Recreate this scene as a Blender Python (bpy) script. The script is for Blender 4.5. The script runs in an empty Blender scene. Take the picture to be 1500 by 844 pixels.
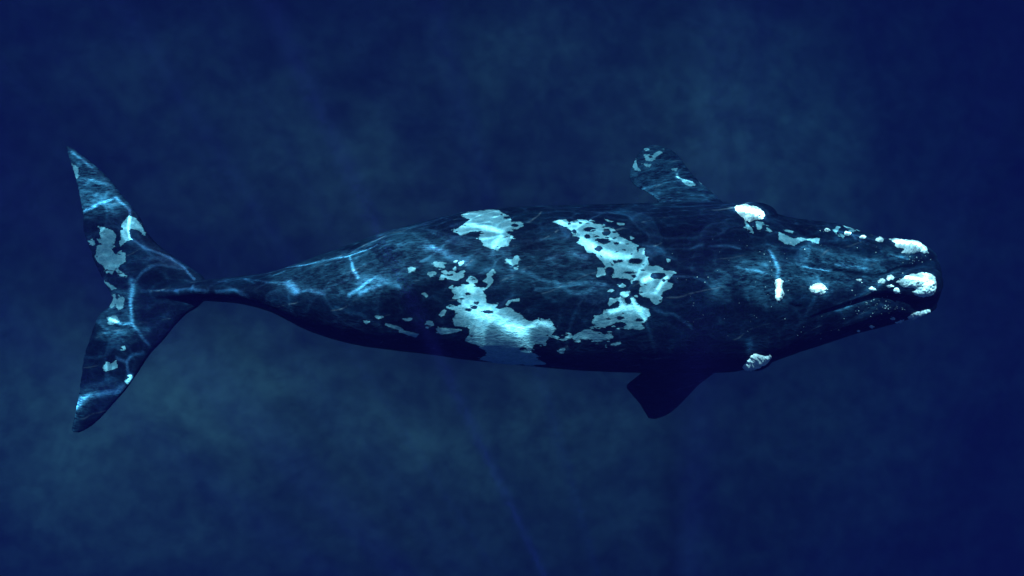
import bpy, bmesh, math, random
import numpy as np
from mathutils import Vector
from mathutils.bvhtree import BVHTree

random.seed(4)
SC = bpy.context.scene
COL = SC.collection

# ------------------------------------------------------------------ camera
LENS = 20.0
H = 8.333                       # camera height above the whale's mid plane (z = 0)
F = 1500 * LENS / 36.0          # focal length in photo pixels
cam_d = bpy.data.cameras.new('camera')
cam_d.lens = LENS; cam_d.sensor_width = 36.0
cam_d.clip_start = 0.05; cam_d.clip_end = 600
cam = bpy.data.objects.new('camera', cam_d); COL.objects.link(cam)
cam.location = (0, 0, H)
SC.camera = cam

# ------------------------------------------------------------------ light
ZEN = math.radians(45.5)          # zenith angle of the sunlight
AZ = Vector((-0.28, 0.96, 0)).normalized()
SUN_DIR = Vector((AZ.x * math.sin(ZEN), AZ.y * math.sin(ZEN), math.cos(ZEN)))   # towards the sun
sun_d = bpy.data.lights.new('sun', 'SUN')
sun_d.energy = 5.0; sun_d.angle = math.radians(0.12); sun_d.color = (1.0, 0.97, 0.92)
sun = bpy.data.objects.new('sun', sun_d); COL.objects.link(sun)
sun.rotation_euler = SUN_DIR.to_track_quat('Z', 'Y').to_euler()
sun.location = (0, 0, 30)

W = bpy.data.worlds.new('World'); SC.world = W; W.use_nodes = True
wn = W.node_tree; wn.nodes.clear()
sky = wn.nodes.new('ShaderNodeTexSky'); sky.sky_type = 'NISHITA'; sky.sun_disc = False
sky.sun_elevation = math.pi / 2 - ZEN
sky.sun_rotation = math.atan2(SUN_DIR.x, SUN_DIR.y)
bg = wn.nodes.new('ShaderNodeBackground'); bg.inputs['Strength'].default_value = 0.05
wo = wn.nodes.new('ShaderNodeOutputWorld')
wn.links.new(sky.outputs[0], bg.inputs['Color']); wn.links.new(bg.outputs[0], wo.inputs['Surface'])

vs = SC.view_settings
vs.view_transform = 'Standard'; vs.look = 'None'; vs.gamma = 1.0; vs.exposure = 1.25; vs.use_curve_mapping = False
SC.render.engine = 'CYCLES'
cy = SC.cycles
cy.use_denoising = True
cy.max_bounces = 6; cy.diffuse_bounces = 2; cy.glossy_bounces = 1; cy.transmission_bounces = 2
cy.volume_bounces = 1; cy.transparent_max_bounces = 8
cy.caustics_reflective = False; cy.caustics_refractive = False
cy.sample_clamp_indirect = 4.0

SURF_Z = H + 0.65               # water top and the added unseen gobo sheet, just above the camera
BED_Z = -20.0

# ------------------------------------------------------------------ helpers
def P(px, py, z=0.0):
    """photo pixel at height z -> world"""
    k = (H - z) / F
    return ((px - 750) * k, (422 - py) * k, z)

def project(V):
    k = F / (H - V[:, 2])
    return np.stack([750 + V[:, 0] * k, 422 - V[:, 1] * k], 1)

def vnoise(x, y, seed=0):
    """smooth 2-D value noise in -1..1"""
    rng = np.random.RandomState(seed); T = rng.uniform(-1, 1, (256, 256))
    xi = np.floor(x).astype(int); yi = np.floor(y).astype(int)
    fx = x - xi; fy = y - yi
    fx = fx * fx * (3 - 2 * fx); fy = fy * fy * (3 - 2 * fy)
    g = lambda a, b: T[a & 255, b & 255]
    return ((g(xi, yi) * (1 - fx) + g(xi + 1, yi) * fx) * (1 - fy)
            + (g(xi, yi + 1) * (1 - fx) + g(xi + 1, yi + 1) * fx) * fy)

def fbm(x, y, seed=0, octaves=4):
    s = 0; a = 1.0; t = 0
    for o in range(octaves):
        s = s + a * vnoise(x * 2 ** o + 17.3 * o, y * 2 ** o - 9.1 * o, seed + o); t += a; a *= 0.5
    return s / t

def poly_sdf(pts, poly):
    """signed distance (negative inside) of pixel points to a polygon"""
    poly = np.asarray(poly, float); n = len(poly)
    lo = poly.min(0) - 60; hi = poly.max(0) + 60
    out = np.full(len(pts), 60.0)
    m = np.all((pts > lo) & (pts < hi), 1)
    p = pts[m]
    if not len(p): return out
    d = np.full(len(p), 1e9); inside = np.zeros(len(p), bool)
    for i in range(n):
        a = poly[i]; b = poly[(i + 1) % n]; e = b - a
        t = np.clip(((p - a) @ e) / max(e @ e, 1e-9), 0, 1)
        d = np.minimum(d, np.sum((p - a - t[:, None] * e) ** 2, 1))
        c = (a[1] > p[:, 1]) != (b[1] > p[:, 1])
        with np.errstate(divide='ignore', invalid='ignore'):
            xi = (b[0] - a[0]) * (p[:, 1] - a[1]) / (b[1] - a[1]) + a[0]
        inside ^= c & (p[:, 0] < xi)
    d = np.sqrt(d); d[inside] *= -1
    out[m] = d
    return out

def zm(ox, oy, s, *pts):
    """points read off an enlargement of the photograph -> photo pixels"""
    return [(ox + x / s, oy + y / s) for x, y in pts]

def blob(cx, cy_, rx, ry, n=14, seed=0, j=0.16):
    r = random.Random(seed)
    return [(cx + rx * math.cos(2 * math.pi * k / n) * (1 + r.uniform(-j, j)),
             cy_ + ry * math.sin(2 * math.pi * k / n) * (1 + r.uniform(-j, j))) for k in range(n)]

def mesh_obj(name, verts, faces, mat=None, parent=None, smooth=True):
    me = bpy.data.meshes.new(name); me.from_pydata(verts, [], faces); me.update()
    if mat: me.materials.append(mat)
    if smooth: me.polygons.foreach_set('use_smooth', [True] * len(me.polygons))
    o = bpy.data.objects.new(name, me); COL.objects.link(o); o.parent = parent
    return o

def attr(me, name, values):
    a = me.attributes.new(name, 'FLOAT', 'POINT')
    a.data.foreach_set('value', np.asarray(values, np.float32))

def nd(nt, t, **kw):
    n = nt.nodes.new(t)
    for k, v in kw.items():
        if k in n.inputs: n.inputs[k].default_value = v
        else: setattr(n, k, v)
    return n

def math_n(nt, op, a, b=None, c=None, clamp=False):
    n = nt.nodes.new('ShaderNodeMath'); n.operation = op; n.use_clamp = clamp
    for i, v in enumerate((a, b, c)):
        if v is None: continue
        if isinstance(v, (int, float)): n.inputs[i].default_value = v
        else: nt.links.new(v, n.inputs[i])
    return n.outputs[0]

def mrange(nt, v, a, b, c=0.0, d=1.0, smooth=True):
    n = nt.nodes.new('ShaderNodeMapRange')
    n.interpolation_type = 'SMOOTHSTEP' if smooth else 'LINEAR'
    nt.links.new(v, n.inputs['Value'])
    for k, x in zip(('From Min', 'From Max', 'To Min', 'To Max'), (a, b, c, d)): n.inputs[k].default_value = x
    return n.outputs[0]

def mix_col(nt, f, a, b):
    n = nt.nodes.new('ShaderNodeMix'); n.data_type = 'RGBA'
    if isinstance(f, (int, float)): n.inputs[0].default_value = f
    else: nt.links.new(f, n.inputs[0])
    for i, v in ((6, a), (7, b)):
        if isinstance(v, tuple): n.inputs[i].default_value = (*v, 1)
        else: nt.links.new(v, n.inputs[i])
    return n.outputs[2]

def noise(nt, vec, scale, detail=4, rough=0.55, stretch=None, distortion=0.0):
    if stretch:
        mp = nt.nodes.new('ShaderNodeMapping'); mp.inputs['Scale'].default_value = stretch
        nt.links.new(vec, mp.inputs['Vector']); vec = mp.outputs[0]
    n = nt.nodes.new('ShaderNodeTexNoise')
    n.inputs['Scale'].default_value = scale; n.inputs['Detail'].default_value = detail
    n.inputs['Roughness'].default_value = rough; n.inputs['Distortion'].default_value = distortion
    nt.links.new(vec, n.inputs['Vector'])
    return n.outputs['Fac']

def new_mat(name):
    m = bpy.data.materials.new(name); m.use_nodes = True
    nt = m.node_tree; nt.nodes.clear()
    out = nt.nodes.new('ShaderNodeOutputMaterial')
    return m, nt, out

# ------------------------------------------------------------------ materials
def mat_skin():
    m, nt, out = new_mat('whale_skin'); L = nt.links.new
    pos = nt.nodes.new('ShaderNodeTexCoord').outputs['Object']
    A = lambda n: nd(nt, 'ShaderNodeAttribute', attribute_name=n).outputs['Fac']
    white, scuff_glow = A('white'), A('scuff_glow')
    # ragged edges: a stretched noise moves the outline of the pale patches
    n1 = noise(nt, pos, 7.0, 3, 0.55, (0.55, 1, 1))
    n2 = noise(nt, pos, 48.0, 3, 0.6, (0.6, 1, 1))
    d = math_n(nt, 'ADD', white, math_n(nt, 'MULTIPLY', math_n(nt, 'SUBTRACT', n1, 0.5), 0.04))
    d = math_n(nt, 'ADD', d, math_n(nt, 'MULTIPLY', math_n(nt, 'SUBTRACT', n2, 0.5), 0.045))
    # dark lens-shaped islands inside the pale skin, pale flecks outside it
    h1 = noise(nt, pos, 8.5, 2, 0.5, (0.42, 1, 1), 0.3)
    d = math_n(nt, 'ADD', d, mrange(nt, h1, 0.58, 0.72, 0.0, 0.03))
    h2 = noise(nt, pos, 15.0, 2, 0.5, (0.5, 1, 1), 0.3)
    d = math_n(nt, 'SUBTRACT', d, mrange(nt, h2, 0.60, 0.72, 0.0, 0.05))
    mask = mrange(nt, d, 0.007, -0.007)
    # dark skin: near black, scuffed paler in streaks
    s1 = noise(nt, pos, 5.0, 6, 0.62, (0.45, 1, 1), 0.6)
    s2 = noise(nt, pos, 42.0, 5, 0.7, (0.25, 1, 1), 0.4)
    st = math_n(nt, 'MULTIPLY', mrange(nt, s1, 0.38, 0.75), mrange(nt, s2, 0.25, 0.78))
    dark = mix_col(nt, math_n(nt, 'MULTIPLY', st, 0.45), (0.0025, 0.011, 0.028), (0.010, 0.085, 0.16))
    sc = math_n(nt, 'MULTIPLY', scuff_glow, mrange(nt, math_n(nt, 'ADD', math_n(nt, 'MULTIPLY', s1, 0.7), math_n(nt, 'MULTIPLY', s2, 1.0)), 0.68, 1.06))
    dark = mix_col(nt, sc, dark, (0.06, 0.25, 0.37))  # rubbed skin, and light glows painted into the colour
    # thin straight scratches
    sw = nd(nt, 'ShaderNodeTexWave', Scale=0.9, Distortion=7.0, Detail=3.0)
    sw.inputs['Detail Scale'].default_value = 0.7
    mp = nd(nt, 'ShaderNodeMapping'); mp.inputs['Rotation'].default_value = (0, 0, 1.25)
    L(pos, mp.inputs['Vector']); L(mp.outputs[0], sw.inputs['Vector'])
    scr = math_n(nt, 'MULTIPLY', mrange(nt, sw.outputs['Fac'], 0.985, 1.0), mrange(nt, s1, 0.52, 0.68))
    dark = mix_col(nt, math_n(nt, 'MULTIPLY', scr, 0.3), dark, (0.22, 0.32, 0.36))
    # pale pigment, slightly mottled
    w1 = noise(nt, pos, 11.0, 5, 0.6)
    pale = mix_col(nt, mrange(nt, w1, 0.3, 0.7), (0.135, 0.40, 0.47), (0.21, 0.53, 0.60))
    # leathery crinkles: a fine net over the skin
    cw = nd(nt, 'ShaderNodeTexNoise', Scale=9.0, Detail=3.0); L(pos, cw.inputs['Vector'])
    cv = nd(nt, 'ShaderNodeVectorMath', operation='MULTIPLY_ADD')
    L(cw.outputs['Color'], cv.inputs[0]); cv.inputs[1].default_value = (0.16, 0.12, 0.12); L(pos, cv.inputs[2])
    ck = nd(nt, 'ShaderNodeTexVoronoi', Scale=11.0, feature='DISTANCE_TO_EDGE'); L(cv.outputs[0], ck.inputs['Vector'])
    net = mrange(nt, ck.outputs['Distance'], 0.16, 0.0)
    pale = mix_col(nt, math_n(nt, 'MULTIPLY', net, 0.45), pale, (0.31, 0.66, 0.70))
    dark = mix_col(nt, math_n(nt, 'MULTIPLY', net, 0.06), dark, (0.05, 0.13, 0.20))
    colr = mix_col(nt, mask, dark, pale)
    b1 = noise(nt, pos, 34.0, 5, 0.65, (0.8, 1, 1), 1.5)
    b2 = noise(nt, pos, 9.0, 3, 0.5, (0.5, 1, 1), 1.2)
    hgt = math_n(nt, 'ADD', math_n(nt, 'ADD', math_n(nt, 'MULTIPLY', b1, 0.35), b2), math_n(nt, 'MULTIPLY', net, 0.10))
    bp = nd(nt, 'ShaderNodeBump', Strength=0.35, Distance=0.05); L(hgt, bp.inputs['Height'])
    b = nd(nt, 'ShaderNodeBsdfPrincipled', Roughness=0.55)
    b.inputs['Specular IOR Level'].default_value = 0.02
    L(colr, b.inputs['Base Color']); L(bp.outputs[0], b.inputs['Normal'])
    L(b.outputs[0], out.inputs['Surface'])
    return m

def mat_callosity():
    m, nt, out = new_mat('callosity_crust'); L = nt.links.new
    pos = nt.nodes.new('ShaderNodeTexCoord').outputs['Object']
    n = noise(nt, pos, 26.0, 5, 0.7)
    v = nd(nt, 'ShaderNodeTexVoronoi', Scale=30.0); L(pos, v.inputs['Vector'])
    f = math_n(nt, 'MULTIPLY', mrange(nt, n, 0.30, 0.46), mrange(nt, v.outputs['Distance'], 0.12, 0.34))
    colr = mix_col(nt, f, (0.12, 0.27, 0.30), (0.60, 0.89, 0.87))
    bp = nd(nt, 'ShaderNodeBump', Strength=0.4, Distance=0.02); L(n, bp.inputs['Height'])
    b = nd(nt, 'ShaderNodeBsdfPrincipled', Roughness=0.85)
    b.inputs['Specular IOR Level'].default_value = 0.1
    L(colr, b.inputs['Base Color']); L(bp.outputs[0], b.inputs['Normal']); L(b.outputs[0], out.inputs['Surface'])
    return m

def mat_water():
    m, nt, out = new_mat('sea_water')
    v = nt.nodes.new('ShaderNodeVolumeCoefficients')
    v.inputs['Absorption Coefficients'].default_value = (0.060, 0.036, 0.021)
    v.inputs['Scatter Coefficients'].default_value = (0.00045, 0.00045, 0.0054)
    v.inputs['Anisotropy'].default_value = 0.0
    nt.links.new(v.outputs[0], out.inputs['Volume'])
    return m

def mat_gobo():
    """added flat gobo: its transparency is painted to brighten and dim the sunlight"""
    m, nt, out = new_mat('caustic_gobo_tint'); L = nt.links.new
    pos = nt.nodes.new('ShaderNodeTexCoord').outputs['Object']
    foc = nd(nt, 'ShaderNodeAttribute', attribute_name='drawn_light').outputs['Fac']
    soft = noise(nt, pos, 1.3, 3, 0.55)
    rip = nd(nt, 'ShaderNodeAttribute', attribute_name='baked_caustic').outputs['Fac']
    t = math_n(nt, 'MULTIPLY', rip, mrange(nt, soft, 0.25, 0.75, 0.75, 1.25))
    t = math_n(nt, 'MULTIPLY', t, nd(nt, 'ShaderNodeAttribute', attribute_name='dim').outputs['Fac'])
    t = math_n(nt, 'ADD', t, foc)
    comb = nd(nt, 'ShaderNodeCombineColor')
    for i in range(3): L(t, comb.inputs[i])
    tr = nt.nodes.new('ShaderNodeBsdfTransparent'); L(comb.outputs[0], tr.inputs['Color'])
    L(tr.outputs[0], out.inputs['Surface'])
    return m

def mat_bed():
    m, nt, out = new_mat('seabed_silt'); L = nt.links.new
    pos = nt.nodes.new('ShaderNodeTexCoord').outputs['Object']
    a = nd(nt, 'ShaderNodeAttribute', attribute_name='sand').outputs['Fac']
    n = noise(nt, pos, 0.26, 8, 0.58, None, 0.6)
    n2 = noise(nt, pos, 1.9, 7, 0.7, None, 0.5)
    f = math_n(nt, 'MULTIPLY', a, mrange(nt, math_n(nt, 'ADD', math_n(nt, 'MULTIPLY', n, 0.85), math_n(nt, 'MULTIPLY', n2, 0.15)), -0.1, 1.0))
    colr = mix_col(nt, f, (0.03, 0.035, 0.05), (0.62, 0.54, 0.34))
    bp = nd(nt, 'ShaderNodeBump', Strength=0.15, Distance=0.3); L(n2, bp.inputs['Height'])
    b = nd(nt, 'ShaderNodeBsdfPrincipled', Roughness=0.95); b.inputs['Specular IOR Level'].default_value = 0.0
    L(colr, b.inputs['Base Color']); L(bp.outputs[0], b.inputs['Normal']); L(b.outputs[0], out.inputs['Surface'])
    return m

# ------------------------------------------------------------------ seabed
def make_bed():
    xs = np.concatenate([[-150, -90, -60], np.arange(-44, 44.01, 0.4), [60, 90, 150]])
    ys = np.concatenate([[-150, -90, -60], np.arange(-32, 32.01, 0.4), [60, 90, 150]])
    X, Y = np.meshgrid(xs, ys)
    Z = BED_Z - 0.09 * np.clip(X, -20, 40) + 0.5 * fbm(X / 5, Y / 5, 11) + 0.15 * fbm(X / 1.3, Y / 1.3, 19)
    V = np.stack([X, Y, Z], -1).reshape(-1, 3)
    ny, nx = X.shape
    idx = np.arange(nx * ny).reshape(ny, nx)
    fc = np.stack([idx[:-1, :-1], idx[:-1, 1:], idx[1:, 1:], idx[1:, :-1]], -1).reshape(-1, 4)
    o = mesh_obj('seabed', V.tolist(), fc.tolist(), mat_bed())
    q = project(V)
    s = np.full(len(V), 0.10)
    # sandy clearings, their pale tone also painting haze clouds in the water
    for cx, cy_, rx, ry, a in ((240, 620, 260, 120, .75), (640, 660, 150, 70, .55), (110, 720, 170, 130, .45), (830, 620, 120, 90, .5),
                              (1080, 210, 170, 150, .75), (620, 230, 320, 110, .30), (760, 60, 160, 80, .40), (420, 310, 240, 90, .25),
                              (1110, 60, 90, 60, .3), (250, 110, 220, 90, .25), (350, 540, 240, 90, .45), (520, 790, 260, 70, .25),
                              (1200, 620, 260, 160, .16), (1290, 330, 260, 240, .14), (1000, 780, 260, 80, .12), (20, 560, 120, 160, .4)):
        s += a * np.exp(-((q[:, 0] - cx) / rx) ** 2 - ((q[:, 1] - cy_) / ry) ** 2)
    s *= 1 + 0.35 * fbm(V[:, 0] / 3.6, V[:, 1] / 3.6, 31, 5)
    attr(o.data, 'sand', np.clip(s, 0.02, 1.2))
    o['kind'] = 'structure'; o['label'] = 'mottled dark silt and sand seabed far below the whale'
    return o
make_bed()

# ------------------------------------------------------------------ the whale's body: lofts joined into one skin
def ring_sec(c, u, v, hu, hv1, hv2, n, ex=2.0):
    """closed superellipse section; v half heights differ above and below"""
    out = []
    for k in range(n):
        a = 2 * math.pi * k / n; ca, sa = math.cos(a), math.sin(a)
        e = 2.0 / ex
        x = math.copysign(abs(ca) ** e, ca) * hu; y = math.copysign(abs(sa) ** e, sa) * (hv1 if sa > 0 else hv2)
        out.append(c + u * x + v * y)
    return out

def loft(rings):
    n = len(rings[0]); V = [p for r in rings for p in r]; Fc = []
    for i in range(len(rings) - 1):
        for k in range(n):
            Fc.append((i * n + k, i * n + (k + 1) % n, (i + 1) * n + (k + 1) % n, (i + 1) * n + k))
    Fc.append(tuple(range(n))[::-1]); Fc.append(tuple((len(rings) - 1) * n + k for k in range(n)))
    return V, Fc

def interp(tab, m):
    """smooth (Catmull-Rom like) interpolation of a table whose first column is the parameter"""
    T = np.asarray(tab, float); xs = T[:, 0]
    q = np.linspace(xs[0], xs[-1], m)
    out = np.zeros((m, T.shape[1])); out[:, 0] = q
    for c in range(1, T.shape[1]):
        y = T[:, c]; h = np.diff(xs); dl = np.diff(y) / h
        mm = np.zeros(len(xs)); mm[1:-1] = np.where(dl[:-1] * dl[1:] > 0, 2 * dl[:-1] * dl[1:] / (dl[:-1] + dl[1:] + 1e-12), 0)
        mm[0], mm[-1] = dl[0], dl[-1]
        i = np.clip(np.searchsorted(xs, q, 'right') - 1, 0, len(xs) - 2); t = (q - xs[i]) / h[i]
        out[:, c] = (y[i] * (1 + 2 * t) * (1 - t) ** 2 + mm[i] * h[i] * t * (1 - t) ** 2
                     + y[i + 1] * t * t * (3 - 2 * t) + mm[i + 1] * h[i] * t * t * (t - 1))
    return out

pieces = []
UY, UZ = Vector((0, 1, 0)), Vector((0, 0, 1))
# x, upper outline, lower outline, z of back, z of widest, z of belly, exponent
trunk = [(212, 426, 438, .10, .05, -.02, 2), (250, 417, 440, .20, .04, -.16, 1.9), (300, 410, 441, .34, 0, -.40, 1.8),
         (350, 405, 445, .46, -.04, -.60, 1.75), (400, 398, 457, .58, -.08, -.78, 1.75), (450, 381, 482, .70, -.10, -.90, 1.8),
         (500, 364, 499, .80, -.10, -1.0, 1.85), (550, 346, 509, .90, -.08, -1.1, 1.9), (600, 331, 515, .98, -.05, -1.2, 2),
         (650, 318, 521, 1.04, -.03, -1.28, 2), (700, 309, 528, 1.08, 0, -1.32, 2), (780, 303, 536, 1.12, 0, -1.35, 2),
         (850, 301, 542, 1.13, 0, -1.36, 2), (920, 299, 545, 1.12, 0, -1.35, 2), (1000, 297, 546, 1.08, 0, -1.32, 2),
         (1060, 298, 545, 1.02, 0, -1.3, 2), (1100, 305, 537, .95, -.02, -1.27, 2), (1150, 318, 521, .82, -.05, -1.22, 1.95),
         (1200, 328, 505, .68, -.10, -1.15, 1.9), (1250, 338, 489, .54, -.15, -1.05, 1.9), (1300, 351, 476, .38, -.18, -.90, 1.9),
         (1340, 360, 464, .20, -.2, -.70, 1.9), (1360, 372, 453, .05, -.25, -.55, 2), (1370, 390, 440, -.2, -.28, -.42, 2)]
R = []
for x, yt, yb, zt, zc, zb, ex in interp(trunk, 90):
    a = Vector(P(x, yt, zc)); b = Vector(P(x, yb, zc)); c = (a + b) / 2
    R.append(ring_sec(c, UY, UZ, (a - b).length / 2, zt - zc, zc - zb, 64, ex))
pieces.append(loft(R))
# rostrum: the narrow arched upper jaw
ros = [(1060, 424, 66, .92, .40), (1130, 426, 52, .90, .45), (1190, 428, 39, .80, .42), (1240, 423, 27, .70, .40), (1285, 418, 16, .62, .36),
       (1320, 416, 24, .54, .34), (1350, 415, 26, .42, .34), (1366, 415, 22, .28, .30), (1374, 415, 11, .10, .18)]
R = []
for x, yc, hw, zt, hh in interp(ros, 40):
    c = Vector(P(x, yc, zt - hh * .6))
    R.append(ring_sec(c, UY, UZ, hw * (H - zt) / F, hh * .6, hh, 32, 2.2))
pieces.append(loft(R))
# the two arched lower lips
for tab in ([(1090, 366, 52, .66, .55), (1150, 361, 44, .64, .55), (1200, 361, 37, .56, .52), (1240, 367, 34, .54, .5), (1285, 379, 30, .46, .42),
             (1320, 376, 25, .32, .36), (1345, 376, 20, .15, .3), (1362, 379, 10, -.06, .2)],
            [(1090, 480, 48, .55, .6), (1150, 476, 36, .52, .6), (1200, 468, 26, .50, .6), (1240, 457, 24, .50, .55), (1285, 446, 22, .46, .5),
             (1320, 449, 20, .26, .4), (1345, 449, 16, .08, .3), (1362, 446, 9, -.08, .2)]):
    R = []
    for x, yc, hw, zt, hh in interp(tab, 36):
        c = Vector(P(x, yc, zt - hh * .8))
        R.append(ring_sec(c, UY, UZ, hw * (H - zt + .2) / F, hh * .8, hh * .8, 28, 2.1))
    pieces.append(loft(R))
# brow swellings above the eyes
for x, y, z, ln in ((1100, 319, .28, 38), (1103, 521, .16, 25)):
    R = []
    for k in range(13):
        t = k / 12 * 2 - 1; r = math.sqrt(max(1 - t * t, 0.0004))
        R.append(ring_sec(Vector(P(x + ln * t, y, z)), UY, UZ, .22 * r, .30 * r, .30 * r, 20))
    pieces.append(loft(R))
# flukes: span stations (py, trailing edge x, leading edge x)
flk = [(213.5, 97.5, 100, .0), (217, 97, 107, .02), (224, 98.5, 115, .03), (240, 104, 137, .05), (262, 110, 160, .06), (285, 115.5, 179, .07), (300, 118, 191, .08),
       (318, 121.5, 205, .085), (338, 122, 214, .09), (362, 130, 236, .095), (378, 135, 258, .1), (394, 142, 282, .105), (409, 150, 300, .11),
       (426, 158, 300, .11), (437, 165, 300, .11), (450, 158, 290, .11), (459, 147, 275, .11), (477, 137, 257, .10), (498, 130.5, 240, .095),
       (518, 124, 221, .09), (548, 118.5, 201, .085), (572, 115.5, 184, .08), (593, 112.5, 165, .07), (610, 108, 150, .06), (622, 105, 137, .045), (630, 104, 125, .03), (634, 108, 116, .01)]
R = []
ft = interp(flk, 120)
for py, xt, xl, th in ft:
    xt += float(1.6 * fbm(np.array([py / 7.0]), np.array([.5]), 41, 3)[0]) * min(1, (xl - xt) / 30)   # worn trailing edge
    t = abs(py - 434) / 215
    z0 = .05 - .24 * t ** 1.6
    ring = []
    n = 40
    for k in range(n):
        a = 2 * math.pi * k / n
        u = .5 - .5 * math.cos(a)                      # 0 trailing .. 1 leading
        prof = 1.35 * math.sqrt(u * 1.0) * (1 - u) ** .5 * (0.45 + .75 * u)
        ring.append(Vector(P(xt + (xl - xt) * u, py, z0 + math.copysign(max(th * 1.3 * prof, .008), math.sin(a) + 1e-9))))
    R.append(ring)
pieces.append(loft(R))
# flippers: pairs of points on the leading and trailing edge
def flipper(pairs):
    R = []
    T = [(i, *A, *B, z, th) for i, (A, B, z, th) in enumerate(pairs)]
    for _, ax, ay, bx, by, z, th in interp(T, 50):
        ring = []
        for k in range(36):
            a = 2 * math.pi * k / 36; u = .5 - .5 * math.cos(a)
            prof = math.sqrt(max(u * (1 - u), 0)) * 2
            ring.append(Vector(P(ax + (bx - ax) * u, ay + (by - ay) * u, z + math.copysign(max(th * prof, .01), math.sin(a) + 1e-9))))
        R.append(ring)
    pieces.append(loft(R))
flipper([((1085, 330), (975, 330), -.25, .16), ((1052, 289), (961, 293), -.55, .13), ((1027, 268), (947, 282), -.9, .10), ((1006, 244), (930, 273), -1.2, .08),
         ((998, 232), (921, 258), -1.4, .06), ((986, 221), (926, 240), -1.55, .045), ((970, 214), (935, 224), -1.65, .03), ((957, 212), (944, 215), -1.7, .015)])
flipper([((1080, 515), (960, 515), -.35, .16), ((1050, 544), (939, 546), -.5, .13), ((1024, 564), (917, 566), -.7, .10), ((1006, 583), (925, 578), -.85, .08),
         ((992, 597), (937, 592), -.95, .06), ((977, 608), (944, 604), -1.02, .04), ((961, 614), (950, 613), -1.05, .02)])

def union(pieces, voxel):
    V, Fc = [], []
    for v, f in pieces:
        o = len(V); V += [tuple(p) for p in v]; Fc += [tuple(i + o for i in q) for q in f]
    me = bpy.data.meshes.new('tmp'); me.from_pydata(V, [], Fc); me.update()
    bm = bmesh.new(); bm.from_mesh(me); bmesh.ops.recalc_face_normals(bm, faces=bm.faces); bm.to_mesh(me); bm.free()
    o = bpy.data.objects.new('tmp', me); COL.objects.link(o)
    r = o.modifiers.new('r', 'REMESH'); r.mode = 'VOXEL'; r.voxel_size = voxel
    s = o.modifiers.new('s', 'SMOOTH'); s.iterations = 6; s.factor = 0.5
    dg = bpy.context.evaluated_depsgraph_get()
    res = bpy.data.meshes.new_from_object(o.evaluated_get(dg))
    bpy.data.objects.remove(o); bpy.data.meshes.remove(me)
    return res

whale = bpy.data.objects.new('right_whale', None); COL.objects.link(whale)
whale.location = (0, 0, 0); whale.empty_display_size = 1.0
whale['label'] = 'black right whale with ragged white back patches swimming through blue water'
whale['category'] = 'whale'
SKIN, CRUST = mat_skin(), mat_callosity()

bme = union(pieces, 0.014)
bme.name = 'body'
N = len(bme.vertices)
VC = np.zeros(N * 3, np.float32); bme.vertices.foreach_get('co', VC); VC = VC.reshape(-1, 3).astype(float)
# creases: the mouth line and shallow folds on the head
NR = np.zeros(N * 3, np.float32); bme.vertices.foreach_get('normal', NR); NR = NR.reshape(-1, 3).astype(float)
PX = project(VC)
view = np.stack([-VC[:, 0], -VC[:, 1], H - VC[:, 2]], 1); view /= np.linalg.norm(view, axis=1)[:, None]
up = np.sum(view * NR, 1) > -0.15
und = 0.010 * fbm(VC[:, 0] * 1.6, VC[:, 1] * 3.2, 5, 3) + 0.004 * fbm(VC[:, 0] * 6, VC[:, 1] * 10, 8, 3)
thick = (PX[:, 0] > 330) & (np.abs(VC[:, 1]) < 1.1)
VC += NR * (und * thick)[:, None]
def crease(pts, depth, w):
    global VC
    d = np.full(N, 1e9); xa, xb = pts[0][0], pts[-1][0]
    fade = np.clip((PX[:, 0] - xa) / (.35 * (xb - xa)), 0, 1) * np.clip((xb - PX[:, 0]) / (.15 * (xb - xa)) + .2, 0, 1)
    for a, b in zip(np.asarray(pts[:-1], float), np.asarray(pts[1:], float)):
        e = b - a; t = np.clip(((PX - a) @ e) / (e @ e), 0, 1)
        d = np.minimum(d, np.sum((PX - a - t[:, None] * e) ** 2, 1))
    VC = VC - NR * (depth * fade * np.exp(-d / w ** 2) * up)[:, None]
crease([(1140, 378), (1190, 391), (1240, 399), (1285, 406), (1305, 400), (1320, 393), (1345, 390), (1370, 393)], .045, 3.0)
crease([(1165, 474), (1200, 462), (1240, 448), (1285, 433), (1310, 435), (1340, 442), (1366, 441)], .04, 3.0)
crease([(1236, 333), (1252, 351), (1277, 359), (1300, 371), (1330, 378)], .03, 3.0)
crease([(1075, 322), (1098, 338), (1125, 348), (1160, 362)], .025, 3.0)
crease([(1150, 408), (1166, 402), (1180, 402)], .02, 2.6); crease([(1150, 444), (1166, 450), (1178, 450)], .02, 2.6)
bme.vertices.foreach_set('co', VC.astype(np.float32).ravel()); bme.update()

# pale patches, traced as outlines on the skin
Z1 = lambda *p: zm(60, 190, 3.375, *p)
Z2 = lambda *p: zm(60, 400, 3.375, *p)
Z3 = lambda *p: zm(400, 280, 3.0133, *p)
Z4 = lambda *p: zm(620, 280, 3.0125, *p)
Z5 = lambda *p: zm(800, 280, 3.0147, *p)
Z6 = lambda *p: zm(880, 190, 4.44, *p)
Z7 = lambda *p: zm(1040, 280, 3.015, *p)
Z8 = lambda *p: zm(1180, 310, 4.44, *p)
Z9 = lambda *p: zm(800, 310, 7.035, *p)
Z10 = lambda *p: zm(820, 410, 7.817, *p)
Z11 = lambda *p: zm(620, 370, 7.035, *p)
Z12 = lambda *p: zm(640, 440, 6.818, *p)
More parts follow.
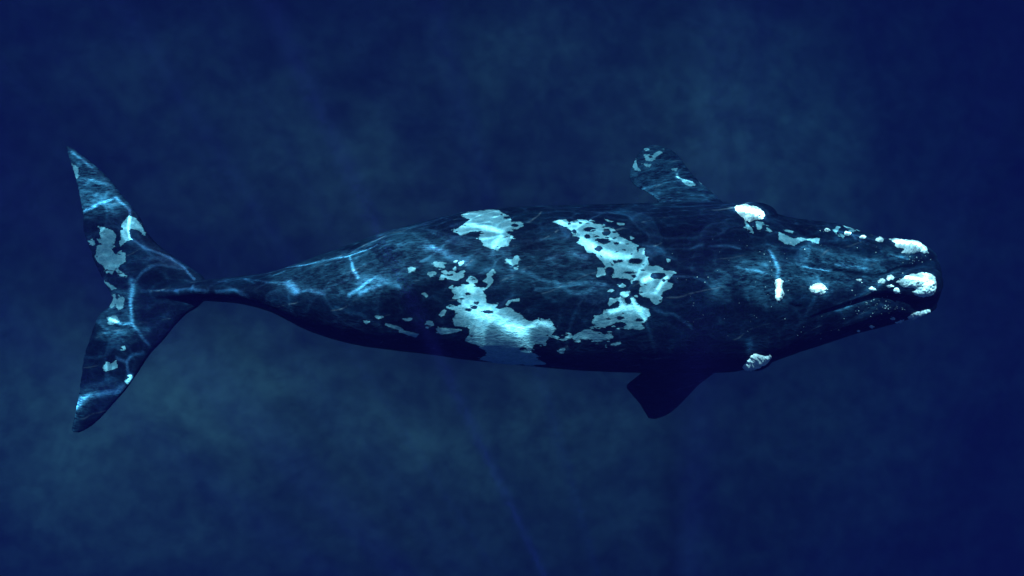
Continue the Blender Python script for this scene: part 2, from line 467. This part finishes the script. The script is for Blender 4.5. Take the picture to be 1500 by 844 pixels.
# dark lens-shaped spots inside the pale skin: enlargement, centre, radii
islands = [(Z9, h) for h in ((290,200,28,20),(340,235,42,16),(450,185,75,30),(425,255,38,26),(500,250,28,14),(515,292,24,12),(620,215,50,42),(600,310,60,30),(540,385,50,32),
              (390,328,18,9),(725,330,38,18),(835,335,36,13),(802,395,42,14),(720,418,18,9),(570,463,16,9),(700,517,36,17),(765,508,33,17),(690,548,22,10),(832,572,18,9),
              (665,595,40,20),(845,628,95,17),(905,665,32,14),(920,510,88,32),(880,440,20,12),(1165,665,65,32),(1215,710,30,20),(1025,750,24,12),(1125,780,20,10),
              (990,605,34,14),(945,395,14,28),(925,730,50,28),(240,125,24,16),(355,118,28,16),(430,122,38,12),(700,215,40,14),(680,270,60,14))]
islands += [(Z10, h) for h in ((557,445,50,20),(690,438,52,28),(725,383,22,11),(915,462,55,22),(690,515,70,38),(640,590,55,16),(460,640,45,13),(515,575,60,35),(530,400,22,10))]
islands += [(Z11, h) for h in ((457,427,40,20),(390,475,36,18),(548,522,38,18),(523,567,40,23),(465,592,42,21),(670,610,68,20))]
islands += [(Z12, h) for h in ((855,485,52,18),(350,358,38,13))] + [(Z4, h) for h in ((405,152,22,9),(385,182,18,8),(255,190,18,8),(370,118,16,7))]
patches = [
    Z4((170,105),(215,95),(330,85),(345,100),(380,115),(385,140),(425,140),(440,152),(415,165),(380,165),(395,180),(370,195),(400,200),(380,215),(375,240),
       (340,245),(325,257),(295,250),(265,240),(265,225),(245,210),(262,190),(250,178),(220,175),(190,185),(165,192),(150,180),(135,178),(160,165),(190,140),(215,125),(190,118)),
    # large saddle and its streamers
    Z11((270,365),(340,320),(355,350),(390,355),(440,330),(450,290),(485,250),(520,260),(555,290),(520,330),(540,360),(640,370),(690,325),(620,295),(650,270),
        (660,225),(720,180),(740,200),(690,245),(710,290),(700,320),(660,360),(640,378),(605,390),(640,450),(635,475),(660,515),(730,520),(755,545),(725,570),
        (790,590),(850,570),(905,575),(930,605),(1000,640),(1060,700),(1110,718),(1180,695),(1200,710),(1300,690),(1320,720),(1345,760),(1365,785),(1340,810))
    + Z12((1140,340),(1090,395),(1080,430),(970,430),(950,470),(930,510),(1010,560),(1000,590),(1080,630),(900,655),(700,650),(560,620),(440,580),(510,530),
        (480,490),(370,435),(290,400),(330,345),(330,290),(310,260),(240,260),(180,250),(165,190),(190,150),(185,100),(100,70),(130,52),(180,60),(250,55))
    + Z11((400,550),(400,520),(360,495),(430,490),(420,465),(310,470),(335,430),(300,400),(320,385)),
    Z11((110,105),(180,100),(245,105),(190,120),(225,155),(120,140)),
    Z11((190,195),(230,185),(245,205),(310,195),(340,215),(385,180),(420,195),(400,225),(415,245),(360,275),(350,320),(320,295),(280,270),(220,250),(210,275),
        (170,280),(190,235),(280,255),(330,230),(300,210),(230,215)),
    Z11((50,220),(100,205),(130,215),(70,235)), Z11((315,95),(345,80),(330,95)), Z11((370,105),(420,85),(400,110),(380,130)), Z11((310,170),(330,145),(335,180)),
    Z11((850,75),(920,80),(960,30),(1010,70),(960,80),(970,115),(920,135),(880,105)), Z11((945,160),(970,165),(975,185)), Z11((12,438),(45,445),(30,462)),
    Z11((170,640),(215,595),(230,600),(210,640),(185,660)), Z11((20,740),(40,705),(95,715),(110,755),(60,760)), Z11((140,790),(200,780),(300,790),(390,800),(280,830),(180,842)),
    Z11((880,497),(985,482),(988,497),(900,505),(868,542),(858,535)),
    Z12((1130,358),(1260,380),(1295,370),(1330,360),(1310,335),(1335,340),(1355,372),(1265,402)),
    # broken crescent on the shoulder
    Z9((260,108),(330,100),(400,95),(450,110),(520,150),(620,165),(690,180),(745,245),(700,255),(780,275),(830,300),(930,345),(1015,375),(1005,440),(1040,500),
       (1055,540),(1000,560),(1090,570),(1150,565),(1200,590),(1190,610),(1240,620),(1315,620),(1290,660),(1250,700),(1235,730),(1300,750),(1290,780),(1240,800),(1210,820))
    + Z10((1190,100),(1170,150),(1150,190),(1165,240),(1100,280),(1050,235),(1040,205),(980,200),(915,175),(920,120),(940,60),(900,30),(830,30),(820,0))
    + Z9((885,735),(870,700),(830,680),(770,680),(720,675),(690,680),(670,640),(700,620),(640,600),(620,570),(560,490),(480,415),(425,415),(400,350),(335,320),
       (350,270),(385,235),(290,240),(250,185),(215,155),(85,105),(200,88),(230,130)),
    Z9((535,580),(625,580),(600,600),(605,650),(550,660),(530,685),(518,665),(530,640)),
    Z10((555,270),(580,215),(620,225),(700,205),(720,190),(685,160),(720,140),(800,135),(805,160),(770,185),(740,200),(730,230),(760,285),(800,290),(835,265),(810,225),
       (820,195),(870,170),(885,180),(860,200),(870,260),(900,295),(960,320),(1025,340),(1035,400),(1000,420),(1000,465),(930,495),(920,510),(970,555),(915,570),
       (840,550),(760,560),(700,570),(640,600),(600,640),(610,665),(520,690),(430,715),(370,700),(330,680),(200,715),(165,700),(150,655),(200,630),(290,580),
       (350,575),(400,600),(450,600),(480,620),(520,600),(550,560),(580,540),(500,540),(470,555),(380,555),(350,550),(440,520),(370,490),(410,440),(400,420),
       (440,420),(500,400),(510,350),(600,340),(670,325),(690,300),(690,250),(660,235),(610,265),(570,290)),
    Z10((680,70),(715,50),(755,70),(720,82)), Z10((570,115),(615,120),(590,138)), Z10((590,745),(690,718),(690,728),(640,748)), Z10((490,755),(530,745),(530,772)),
    Z9((735,122),(800,128),(760,142)), Z9((600,72),(675,102),(640,98)), Z9((520,138),(605,145),(540,154)), Z9((1245,488),(1278,505),(1255,517)), Z9((870,262),(890,268),(878,280)),
    Z12((1240,490),(1275,488),(1260,502)), Z12((1215,515),(1265,520),(1240,526)), Z10((10,800),(55,795),(30,810)),
    Z3((595,340),(612,335),(632,340),(620,352),(600,355)),
    Z3((400,572),(425,578),(410,584)), Z3((450,555),(485,556),(465,563)), Z3((572,566),(610,566),(590,573)), Z3((498,588),(550,600),(570,612),(520,600)),
    Z3((560,617),(640,632),(630,642)),
    # flukes
    Z1((285,480),(320,490),(350,500),(370,525),(360,560),(340,570),(365,575),(345,590),(370,625),(395,600),(415,610),(415,650),(385,670),(375,690),(410,715),
       (420,730),(390,720),(365,685),(350,710),(325,705),(310,670),(285,655),(270,630),(280,600),(275,575),(300,570),(280,545),(300,540),(290,510),(300,495)),
    Z1((408,460),(435,428),(468,440),(487,465),(502,490),(512,519),(490,497),(470,487),(440,487),(430,500),(439,540),(410,557),(393,572),(388,550),(398,520),(398,490)),
    Z1((235,550),(265,550),(265,570),(255,572)),
    Z1((310,750),(335,760),(372,785),(350,790)),
    Z1((150,170),(183,188),(182,235),(165,245)),
    Z2((330,120),(365,105),(375,140),(350,170),(330,155)), Z2((385,115),(410,125),(405,170),(385,180),(372,160)),
    Z2((330,215),(370,208),(388,240),(340,247)), Z2((308,465),(330,445),(345,455),(370,433),(377,465),(340,477),(320,482)),
    Z2((400,365),(412,362),(414,375)), Z2((415,535),(452,512),(458,525),(430,550)),
    # head
    Z6((1010,600),(1050,610),(1045,640),(1020,652)), Z6((940,600),(985,650),(995,668),(950,625)),
    Z6((1080,640),(1110,660),(1090,665)), Z6((1160,670),(1200,690),(1250,715),(1300,705),(1330,715),(1280,735),(1240,745),(1200,735),(1160,710)),
    Z6((1200,655),(1250,662),(1240,672)), Z6((1340,715),(1400,705),(1421,712),(1400,730)),
    Z8((180,120),(210,105),(215,120),(195,135)), Z8((30,185),(60,172),(90,185),(80,205),(45,200)),
    Z8((245,88),(270,92),(310,118),(325,125),(300,128)), Z8((335,118),(365,120),(345,126)),
    Z8((225,145),(250,155),(245,168)),
    # north flipper
    Z6((285,165),(300,170),(320,190),(340,185),(350,160),(408,130),(400,145),(355,175),(335,200),(300,198)),
    Z6((285,225),(325,230),(320,240),(295,238)), Z6((500,308),(530,325),(612,343),(600,350),(540,340)), Z6((550,352),(610,358),(580,362)), Z6((640,332),(662,345),(655,348)),
    Z6((225,205),(235,245),(255,265),(228,258),(214,240)), Z6((285,125),(315,122),(310,132)), Z6((465,258),(495,256),(490,264)),
]
soft = [  # pale rubbed skin mixed with painted light glows: polygon, strength
    (Z8(*blob(95, 450, 85, 75, seed=3)), .9), (Z8(*blob(262, 455, 48, 42, seed=4)), .6), (Z8(*blob(440, 460, 62, 46, seed=5)), .8),  # the first is a painted halo round the island callosity
    (Z8((450,310),(490,320),(500,360),(535,385),(500,405),(465,385)), 1.0), (Z8(*blob(410, 590, 30, 26, seed=6)), .6), (Z8(*blob(275, 618, 34, 18, seed=7)), .8),  # the last paints a caustic on the lip
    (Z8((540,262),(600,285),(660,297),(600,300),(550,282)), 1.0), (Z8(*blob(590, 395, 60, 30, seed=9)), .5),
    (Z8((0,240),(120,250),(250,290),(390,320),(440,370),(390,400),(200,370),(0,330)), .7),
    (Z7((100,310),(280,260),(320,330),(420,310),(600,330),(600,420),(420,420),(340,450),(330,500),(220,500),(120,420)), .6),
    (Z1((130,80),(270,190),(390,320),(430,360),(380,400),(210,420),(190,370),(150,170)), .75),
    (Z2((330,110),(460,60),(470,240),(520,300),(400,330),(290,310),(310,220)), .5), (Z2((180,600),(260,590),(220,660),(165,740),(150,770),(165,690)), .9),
    (Z3((0,360),(340,255),(480,190),(620,170),(760,210),(800,330),(560,460),(350,480),(130,440),(0,420)), .32),  # light glow painted across the back
    (Z4((200,200),(400,260),(720,260),(720,460),(420,440),(260,380),(100,300)), .28), (Z5((0,200),(140,230),(260,380),(250,460),(0,450)), .30),  # the painted back glow, carried forward
    (Z6((180,300),(230,210),(260,260),(230,350),(330,420),(450,440),(360,455),(280,405)), 1.0),  # bright rim painted for light on the flipper edge
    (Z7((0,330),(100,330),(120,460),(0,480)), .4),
    (Z6((180,300),(230,200),(300,110),(400,105),(530,200),(640,330),(760,440),(360,455)), .42),  # paler tint painted so the flipper fades into the water haze
]
sd = np.full(N, 60.0)
for p in patches: sd = np.minimum(sd, poly_sdf(PX, p))
rg = random.Random(12)
big = [p for p in patches if len(p) > 28]
for p in big:                                               # small dark lenses that nibble at the edges
    for k in range(len(p)):
        (ax, ay), (bx, by) = p[k], p[(k + 1) % len(p)]
        if rg.random() < .35: islands.append((lambda *q: list(q), (ax + (bx - ax) * rg.random(), ay + (by - ay) * rg.random(), rg.uniform(2.0, 4.0), rg.uniform(1.0, 1.7))))
for f, (cx, cy_, rx, ry) in islands:
    (x0, y0), (x1, y1) = f((cx, cy_), (cx + rx, cy_ + ry)); rx, ry = x1 - x0, y1 - y0
    dx, dy = PX[:, 0] - x0, PX[:, 1] - y0
    m = (np.abs(dx) < rx * 2 + 8) & (np.abs(dy) < ry * 2 + 8)
    e = (np.sqrt((dx[m] / rx) ** 2 + (dy[m] / ry) ** 2) - 1) * min(rx, ry)
    sd[m] = np.maximum(sd[m], -e + .5)
sd = np.clip(sd * 0.0095 - 0.010, -0.15, 0.4)
sd += 0.02 * (sd > 0) * np.clip(sd / 0.05, 0, 1)          # specks only close to the patches
small = np.where(up, sd, 0.4)
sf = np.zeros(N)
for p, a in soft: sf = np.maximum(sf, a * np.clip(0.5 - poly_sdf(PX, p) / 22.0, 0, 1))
attr(bme, 'white', small); attr(bme, 'scuff_glow', np.where(up, sf, 0))
bme.materials.clear(); bme.materials.append(SKIN)
bme.polygons.foreach_set('use_smooth', [True] * len(bme.polygons))
body = bpy.data.objects.new('body', bme); COL.objects.link(body); body.parent = whale
tri = [tuple(p.vertices) for p in bme.polygons]
BVH = BVHTree.FromPolygons([tuple(v) for v in VC], tri)
CAMV = Vector((0, 0, H))
def hit(px, py):
    d = (Vector(P(px, py, 0)) - CAMV).normalized()
    loc, nor, _, _ = BVH.ray_cast(CAMV, d)
    return (loc, nor) if loc else (None, None)

# ------------------------------------------------------------------ callosities: crusty growths, one part each
def callosity(poly, h, step=1.0, seed=0, label=None):
    poly = np.asarray(poly); lo = poly.min(0) - 4; hi = poly.max(0) + 4
    xs = np.arange(lo[0], hi[0], step); ys = np.arange(lo[1], hi[1], step)
    X, Y = np.meshgrid(xs, ys); q = np.stack([X.ravel(), Y.ravel()], 1)
    d = -poly_sdf(q, poly) + 1.7 * fbm(q[:, 0] / 3.2, q[:, 1] / 3.2, seed + 3, 3)
    lump = fbm(q[:, 0] / 7, q[:, 1] / 7, seed, 3); crust = fbm(q[:, 0] / 2.2, q[:, 1] / 2.2, seed + 9, 2)
    size = min(hi - lo) / 2 - 4
    V, ids = [], -np.ones(len(q), int)
    for i in range(len(q)):
        if d[i] < -3: continue
        loc, nor = hit(*q[i])
        if loc is None: continue
        t = max(d[i], 0)
        rise = 1 - math.exp(-t / (0.35 * size + 0.5))
        hh = .7 * h * rise * (1 + .55 * lump[i]) + .28 * h * crust[i] * rise if d[i] > 0 else 0.0
        hh += -0.012 + 0.012 * min(1, max(0, (d[i] + .7) / 1.2)) - (0.02 if d[i] < -1.2 else 0)
        V.append(tuple(loc + nor * hh)); ids[i] = len(V) - 1
    nx = len(xs); Fc = []
    g = ids.reshape(X.shape)
    for r in range(g.shape[0] - 1):
        for c in range(nx - 1):
            k = (g[r, c], g[r + 1, c], g[r + 1, c + 1], g[r, c + 1])
            if min(k) >= 0: Fc.append(k)
    if not Fc: return
    o = mesh_obj('callosity', V, Fc, CRUST, whale)
    if label: o['label'] = label
callosity(Z8((588,460),(620,440),(650,415),(690,403),(720,405),(760,393),(810,400),(840,425),(852,470),(845,520),(815,552),(760,558),(710,545),(690,520),
             (720,508),(680,500),(640,500),(615,478)), .10, 0.8, 1, 'large cream callosity on the tip of the upper jaw')
callosity(Z8((540,178),(580,172),(640,182),(690,178),(740,192),(780,225),(802,270),(775,274),(745,262),(715,266),(690,277),(655,280),(625,268),(640,245),
             (600,238),(570,225),(585,205),(560,190)), .07, 0.8, 2, 'ragged cream callosity on the sunlit lower lip')
callosity(Z8((655,690),(700,660),(720,650),(770,640),(805,635),(812,650),(780,675),(740,690),(700,705),(670,702)), .06, 0.8, 3, 'shaded callosity on the lower lip')
callosity(Z8((585,722),(640,698),(652,708),(612,728)), .04, 0.8, 4)
callosity(Z6((870,505),(900,490),(940,487),(985,495),(1030,510),(1055,530),(1068,555),(1060,580),(1030,588),(1000,590),(970,602),(945,595),(915,565),(885,540)),
          .09, 0.8, 5, 'bright cream callosity above the sunlit eye')
callosity(zm(880, 480, 5, (1030,295),(1060,255),(1090,220),(1120,190),(1140,183),(1170,200),(1215,205),(1240,190),(1250,215),(1235,245),(1200,275),(1150,300),(1100,315),(1055,312)),
          .09, 0.8, 6, 'dim blue callosity above the shaded eye')
callosity(Z7((285,390),(310,388),(325,400),(320,430),(330,455),(320,480),(295,492),(288,470),(290,430)), .05, 0.8, 7, 'narrow upright callosity behind the blowholes')
for i, (cx, cy_, rx, ry, h) in enumerate(((142,120,18,11,.04), (275,143,22,15,.04), (370,168,20,12,.04), (482,185,25,17,.05), (85,505,56,40,.06),
        (495,455,23,16,.045), (555,432,25,17,.05), (550,487,22,12,.04), (592,517,25,19,.05), (435,505,23,16,.04), (350,445,24,9,.025),
        (432,747,20,9,.03), (345,777,17,9,.03), (570,697,17,9,.03))):
    callosity(Z8(*blob(cx, cy_, rx, ry, seed=20 + i)), h, 0.7, 30 + i)

# sparse pale tubercles on the head: far too small to tell apart, one part
def tubercles():
    V, Fc = [], []
    rg = random.Random(7)
    spots = [(1290 + rg.gauss(0, 22), 448 + rg.gauss(0, 9)) for _ in range(46)] + [(1335 + rg.gauss(0, 14), 378 + rg.gauss(0, 7)) for _ in range(24)]
    spots += [(rg.uniform(1060, 1330), rg.uniform(335, 500)) for _ in range(60)] + [(rg.uniform(960, 1060), rg.uniform(330, 480)) for _ in range(16)]
    for x, y in spots:
        loc, nor = hit(x, y)
        if loc is None: continue
        rad = rg.uniform(.004, .010); t = nor.orthogonal().normalized(); b = nor.cross(t); o = len(V)
        V.append(tuple(loc + nor * rad * .9))
        for k in range(6):
            a = k * math.pi / 3; V.append(tuple(loc + (t * math.cos(a) + b * math.sin(a)) * rad - nor * .003))
        Fc += [(o, o + 1 + k, o + 1 + (k + 1) % 6) for k in range(6)]
    o = mesh_obj('tubercles', V, Fc, CRUST, whale); o['kind'] = 'stuff'
tubercles()

# ------------------------------------------------------------------ unseen gobo sheet added above the camera to pattern the sunlight
def caustic_lines():  # bright lines drawn by hand into the gobo's transparency
    """(points on the whale in photo pixels, half width in metres, strength, halo)"""
    L = []
    a = lambda pts, w=.030, s=2.2, g=.35: L.append((pts, w, s, g))
    a(Z1((200,400),(240,385),(290,360),(370,335),(410,365),(437,395)), .045, 1.8, .5)
    a(Z1((437,395),(437,440),(430,500),(437,540),(520,590),(640,630),(710,685),(760,735)), .022, 2.2, .3)
    a(Z1((445,770),(490,710),(540,675),(600,665),(700,690)), .030, .8, .3)
    a(Z2((440,30),(447,70),(443,150),(450,240)), .055, 1.7, .4)
    a(Z2((335,225),(380,245),(450,250),(490,300),(540,355)), .026, 2.2, .3)
    a(Z2((375,420),(425,440),(450,405),(510,392)), .024, 2.0, .3); a(Z2((425,440),(435,510)), .022, 1.8, .3)
    a(Z2((165,700),(190,630),(230,605),(330,588),(390,578),(440,532),(455,515)), .034, 2.8, .4)
    a([(101, 219), (118, 231), (138, 246)], .03, 1.4, .5); a([(112, 262), (135, 262), (158, 270)], .07, .8, .4)
    a(Z2((280,300),(360,290),(420,292)), .02, .7, .2); a(Z2((390,320),(440,385)), .02, .7, .2); a(Z2((215,620),(185,660)), .06, 1.5, .4)
    a(Z2((500,92),(590,88),(660,86)), .024, .7, .2); a(Z2((670,85),(740,78),(830,95)), .03, 1.7, .3); a(Z2((870,92),(960,85),(1030,120)), .024, 1.7, .3)
    a(Z2((890,45),(1010,28),(1060,52)), .025, 1.6, .3); a(Z2((1010,28),(1130,45),(1210,42)), .02, 1.2, .2)
    a(Z2((750,60),(745,90)), .03, 1.6, .3); a(Z2((665,85),(680,92)), .04, 2.2, .3)
    a(Z2((1222,42),(1245,68),(1262,96)), .06, 6.0, .12)
    a(Z2((1262,98),(1330,90),(1400,110)), .025, 1.0, .3)
    a(Z3((60,338),(150,325),(240,305),(340,286),(400,265),(460,238)), .020, 2.6, .5); a(Z3((340,286),(348,330),(375,378)), .020, 2.4, .4)
    a(Z3((330,455),(375,430),(415,400),(450,380)), .035, 1.8, .9); a(Z3((380,450),(420,430),(470,420)), .10, .9, .9)
    a(Z3((380,400),(470,395),(560,420)), .08, .5, .5); a(Z3((560,240),(640,230),(760,270)), .10, .5, .5)
    a(Z3((0,372),(50,352)), .02, 1.2, .3); a(Z3((270,505),(380,540),(470,590)), .02, .5, .2)
    a(Z4((540,300),(600,278),(660,272),(723,292)), .06, .9, .5); a(Z4((440,352),(520,388),(620,410)), .035, .6, .4); a(Z4((490,430),(600,420),(720,405)), .016, 1.0, .2)
    a(Z4((30,250),(120,290),(200,320)), .09, .7, .5); a(Z4((195,425),(210,432)), .07, 1.3, .6); a(Z4((260,350),(360,345),(440,352)), .06, .5, .4)
    a(Z4((150,150),(260,160),(340,180)), .12, .5, .4); a(Z4((200,520),(300,560),(460,640)), .18, .6, .4); a(Z4((420,620),(520,590),(580,610)), .05, .8, .4)
    a(Z5((20,300),(80,280),(170,300)), .08, .7, .5); a(Z5((100,400),(180,405),(260,415)), .05, .8, .4); a(Z5((170,230),(260,280),(360,300)), .13, .8, .4)
    a(Z5((430,240),(520,255),(630,255),(690,238)), .03, .9, .3); a(Z5((555,382),(640,380),(690,395),(735,425)), .03, .9, .3)
    a(Z5((490,440),(510,410),(530,390)), .05, 1.5, .5); a(Z5((470,518),(560,540),(640,598)), .022, 1.0, .3); a(Z5((290,530),(360,510),(430,520)), .05, .9, .4)
    a(Z5((430,400),(480,380)), .10, .6, .4)
    a(Z7((0,240),(70,236),(130,252)), .03, .9, .3); a(Z7((265,262),(290,300),(305,345),(308,400),(305,480)), .045, 1.7, .5)
    a(Z7((110,330),(170,350),(250,365)), .05, .8, .4); a(Z7((405,328),(470,334),(530,348)), .018, 1.5, .3)
    a(Z7((120,75),(175,100),(230,110)), .13, 1.35, .5); a(Z7((455,430),(510,440)), .07, 1.5, .4)
    a(Z8((0,350),(60,358),(140,372)), .02, 1.2, .3); a(Z8((190,345),(300,360),(400,370)), .05, .7, .4)
    a(Z8((255,95),(320,180),(430,215),(500,235),(540,262),(600,292),(680,296)), .018, 1.3, .3)
    a(Z8((600,205),(680,210),(760,240)), .12, 1.4, .5); a(Z8((640,425),(720,460),(800,500)), .07, 2.6, .6); a(Z8((780,420),(760,520)), .14, .8, .4)
    a(Z8((130,118),(275,143),(370,168),(482,185)), .05, .8, .3); a(Z8((435,505),(495,455),(555,432)), .05, 1.0, .3); a(Z8((550,487),(592,517)), .06, 1.0, .3); a([(1095, 532), (1120, 524)], .10, .7, .3)
    a(Z8((200,650),(290,612),(380,578),(460,545)), .018, 1.6, .3); a(Z8((540,560),(620,575),(700,590)), .02, .7, .2); a(Z8((660,385),(760,350),(830,340)), .06, .5, .3)
    a(Z6((245,350),(310,395),(370,440),(440,440),(530,442)), .035, .4, .2); a(Z6((285,165),(320,195),(400,135)), .05, .7, .2)
    a(Z6((500,310),(610,345)), .03, .8, .2)
    return L

def make_gobo():
    sx, sy, sz = SUN_DIR
    off = lambda p: (p.x + sx / sz * (SURF_Z - p.z), p.y + sy / sz * (SURF_Z - p.z))
    step = 0.016
    cx, cy_ = sx / sz * SURF_Z, sy / sz * SURF_Z
    x0, x1, y0, y1 = cx - 7.2, cx + 7.2, cy_ - 4.6, cy_ + 3.5
    xs = np.arange(x0, x1, step); ys = np.arange(y0, y1, step)
    X, Y = np.meshgrid(xs, ys)
    WX = X + .020 * fbm(X * 6, Y * 6, 61, 3) + .03 * fbm(X * 1.8, Y * 1.8, 67, 2); WY = Y + .020 * fbm(X * 6, Y * 6, 71, 3) + .03 * fbm(X * 1.8, Y * 1.8, 77, 2)
    grain = np.clip(0.8 + 1.1 * fbm(X * 3, Y * 4, 81, 5), 0.12, 2.0)
    wide = np.clip(0.85 + 1.0 * fbm(X * 2.2, Y * 2.2, 91, 3), 0.45, 1.7)
    foc = np.zeros_like(X); halo = np.zeros_like(X)
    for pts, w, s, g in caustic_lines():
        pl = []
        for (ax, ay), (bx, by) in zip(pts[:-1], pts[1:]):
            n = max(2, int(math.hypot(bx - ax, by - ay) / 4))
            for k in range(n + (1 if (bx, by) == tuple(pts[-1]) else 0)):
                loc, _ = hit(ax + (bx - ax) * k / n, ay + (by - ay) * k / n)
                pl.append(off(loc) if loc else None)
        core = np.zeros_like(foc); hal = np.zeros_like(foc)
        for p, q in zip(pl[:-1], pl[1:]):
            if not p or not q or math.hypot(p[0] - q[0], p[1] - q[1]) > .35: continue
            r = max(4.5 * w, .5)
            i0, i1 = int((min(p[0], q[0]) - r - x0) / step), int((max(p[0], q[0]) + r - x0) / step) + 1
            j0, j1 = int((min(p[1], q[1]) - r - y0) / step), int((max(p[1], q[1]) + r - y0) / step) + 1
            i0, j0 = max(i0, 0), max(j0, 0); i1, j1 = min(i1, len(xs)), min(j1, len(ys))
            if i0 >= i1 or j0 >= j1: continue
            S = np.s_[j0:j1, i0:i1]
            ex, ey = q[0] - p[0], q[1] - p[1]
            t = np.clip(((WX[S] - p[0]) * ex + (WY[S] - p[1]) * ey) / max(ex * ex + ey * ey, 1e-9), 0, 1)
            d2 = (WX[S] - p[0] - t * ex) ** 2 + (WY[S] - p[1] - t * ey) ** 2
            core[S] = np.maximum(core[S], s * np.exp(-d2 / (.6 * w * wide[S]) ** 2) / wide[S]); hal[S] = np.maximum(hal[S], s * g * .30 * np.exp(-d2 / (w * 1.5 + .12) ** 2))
        if pts[0][0] > 590 and w < .09: core *= .62        # lines drawn on the back and head are weaker
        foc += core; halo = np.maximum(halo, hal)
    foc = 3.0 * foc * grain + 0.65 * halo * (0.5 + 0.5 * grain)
    for px, py, w, k in ((705, 655, .085, 40), (668, 120, .16, 14), (560, 812, .2, 8), (205, 232, .2, 5), (396, 340, .10, 24), (1010, 780, .25, 6), (300, 700, .22, 6)):
        u, v = off(Vector(P(px, py, 0)))                     # bright spots added to the gobo to make light shafts
        foc += k * np.exp(-((WX - u) ** 2 + (WY - v) ** 2) / w ** 2)
    dim = np.ones_like(X)                                    # dark blobs painted into the gobo to shade chosen areas
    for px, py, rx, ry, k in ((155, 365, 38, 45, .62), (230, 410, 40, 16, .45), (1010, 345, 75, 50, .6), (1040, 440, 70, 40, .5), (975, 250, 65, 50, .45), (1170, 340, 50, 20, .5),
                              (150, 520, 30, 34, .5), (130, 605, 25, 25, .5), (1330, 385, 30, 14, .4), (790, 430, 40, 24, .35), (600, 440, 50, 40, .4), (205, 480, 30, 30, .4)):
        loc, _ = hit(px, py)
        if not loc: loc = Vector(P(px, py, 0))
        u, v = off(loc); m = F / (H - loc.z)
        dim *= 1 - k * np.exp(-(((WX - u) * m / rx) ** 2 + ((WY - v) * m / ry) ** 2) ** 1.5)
    # simulated wave refraction, baked into the flat gobo's transparency as a bright net
    def gathered(lam0, lam1, bend, seed):
        st = 0.0065; nx_, ny_ = int((x1 - x0 + 2) / st), int((y1 - y0 + 2) / st)
        kx = np.fft.fftfreq(nx_, st)[None, :]; ky = np.fft.fftfreq(ny_, st)[:, None]
        k = np.hypot(kx, ky * .75) + 1e-9
        amp = np.exp(-((np.log(k) + .5 * math.log(lam0 * lam1)) / (.5 * math.log(lam1 / lam0))) ** 2) / k ** 2.2
        rs = np.random.RandomState(seed)
        sp = np.fft.fft2(rs.standard_normal((ny_, nx_))) * amp
        hx = np.fft.ifft2(sp * 2j * np.pi * kx).real; hy = np.fft.ifft2(sp * 2j * np.pi * ky).real
        c = bend / np.std(np.diff(hx, axis=1) / st)
        gx, gy = np.meshgrid(x0 - 1 + st * np.arange(nx_), y0 - 1 + st * np.arange(ny_))
        i = np.floor((gx + c * hx - x0) / step).astype(int); j = np.floor((gy + c * hy - y0) / step).astype(int)
        ok = (i >= 0) & (i < len(xs)) & (j >= 0) & (j < len(ys))
        g = np.bincount((j[ok] * len(xs) + i[ok]), minlength=len(xs) * len(ys)).reshape(len(ys), len(xs)) * (st / step) ** 2
        g = .5 * g + .125 * (np.roll(g, 1, 0) + np.roll(g, -1, 0) + np.roll(g, 1, 1) + np.roll(g, -1, 1))
        return np.clip(g, 0, 7)
    baked_caustic = 0.17 + 0.20 * gathered(.7, 2.4, .62, 3) + 0.16 * gathered(.18, .5, .42, 5)
    mean = float(baked_caustic.mean()); baked_caustic = mean + (baked_caustic - mean) * np.clip(np.minimum(np.minimum(X - x0, x1 - X), np.minimum(Y - y0, y1 - Y)) / .6, 0, 1)
    baked_caustic = np.pad(baked_caustic, 3, constant_values=mean)
    # the dense middle, then coarse rings of sheet out to the horizon
    xa = np.concatenate([[-150, -60, -20], xs, [20, 60, 150]]); ya = np.concatenate([[-150, -60, -20], ys, [30, 60, 150]])
    foc = np.pad(foc, 3); dim = np.pad(dim, 3, constant_values=1)
    XX, YY = np.meshgrid(xa, ya)
    V = np.stack([XX, YY, np.full_like(XX, SURF_Z)], -1).reshape(-1, 3)
    ny, nx = XX.shape; idx = np.arange(nx * ny).reshape(ny, nx)
    fc = np.stack([idx[:-1, :-1], idx[:-1, 1:], idx[1:, 1:], idx[1:, :-1]], -1).reshape(-1, 4)
    me = bpy.data.meshes.new('caustic_gobo')
    me.vertices.add(len(V)); me.vertices.foreach_set('co', V.ravel().astype(np.float32))
    me.loops.add(fc.size); me.loops.foreach_set('vertex_index', fc.ravel().astype(np.int32))
    me.polygons.add(len(fc)); me.polygons.foreach_set('loop_start', np.arange(0, fc.size, 4, dtype=np.int32))
    me.update(calc_edges=True)
    attr(me, 'drawn_light', foc.ravel()); attr(me, 'dim', dim.ravel()); attr(me, 'baked_caustic', baked_caustic.ravel())
    me.materials.append(mat_gobo())
    o = bpy.data.objects.new('caustic_gobo', me); COL.objects.link(o); o['kind'] = 'structure'
    o['label'] = 'unseen flat gobo sheet above the camera, tinted to pattern the sunlight'
make_gobo()

# ------------------------------------------------------------------ the water itself: a closed box of even, blue-scattering water
def make_water():
    a, z0, z1 = 149.0, BED_Z - 8.0, SURF_Z - 0.05
    V = [(x, y, z) for z in (z0, z1) for y in (-a, a) for x in (-a, a)]
    Fc = [(0, 2, 3, 1), (4, 5, 7, 6), (0, 1, 5, 4), (2, 6, 7, 3), (0, 4, 6, 2), (1, 3, 7, 5)]
    o = mesh_obj('water', V, Fc, mat_water(), smooth=False)
    o['kind'] = 'structure'; o['label'] = 'clear deep blue sea water around the whale'
make_water()
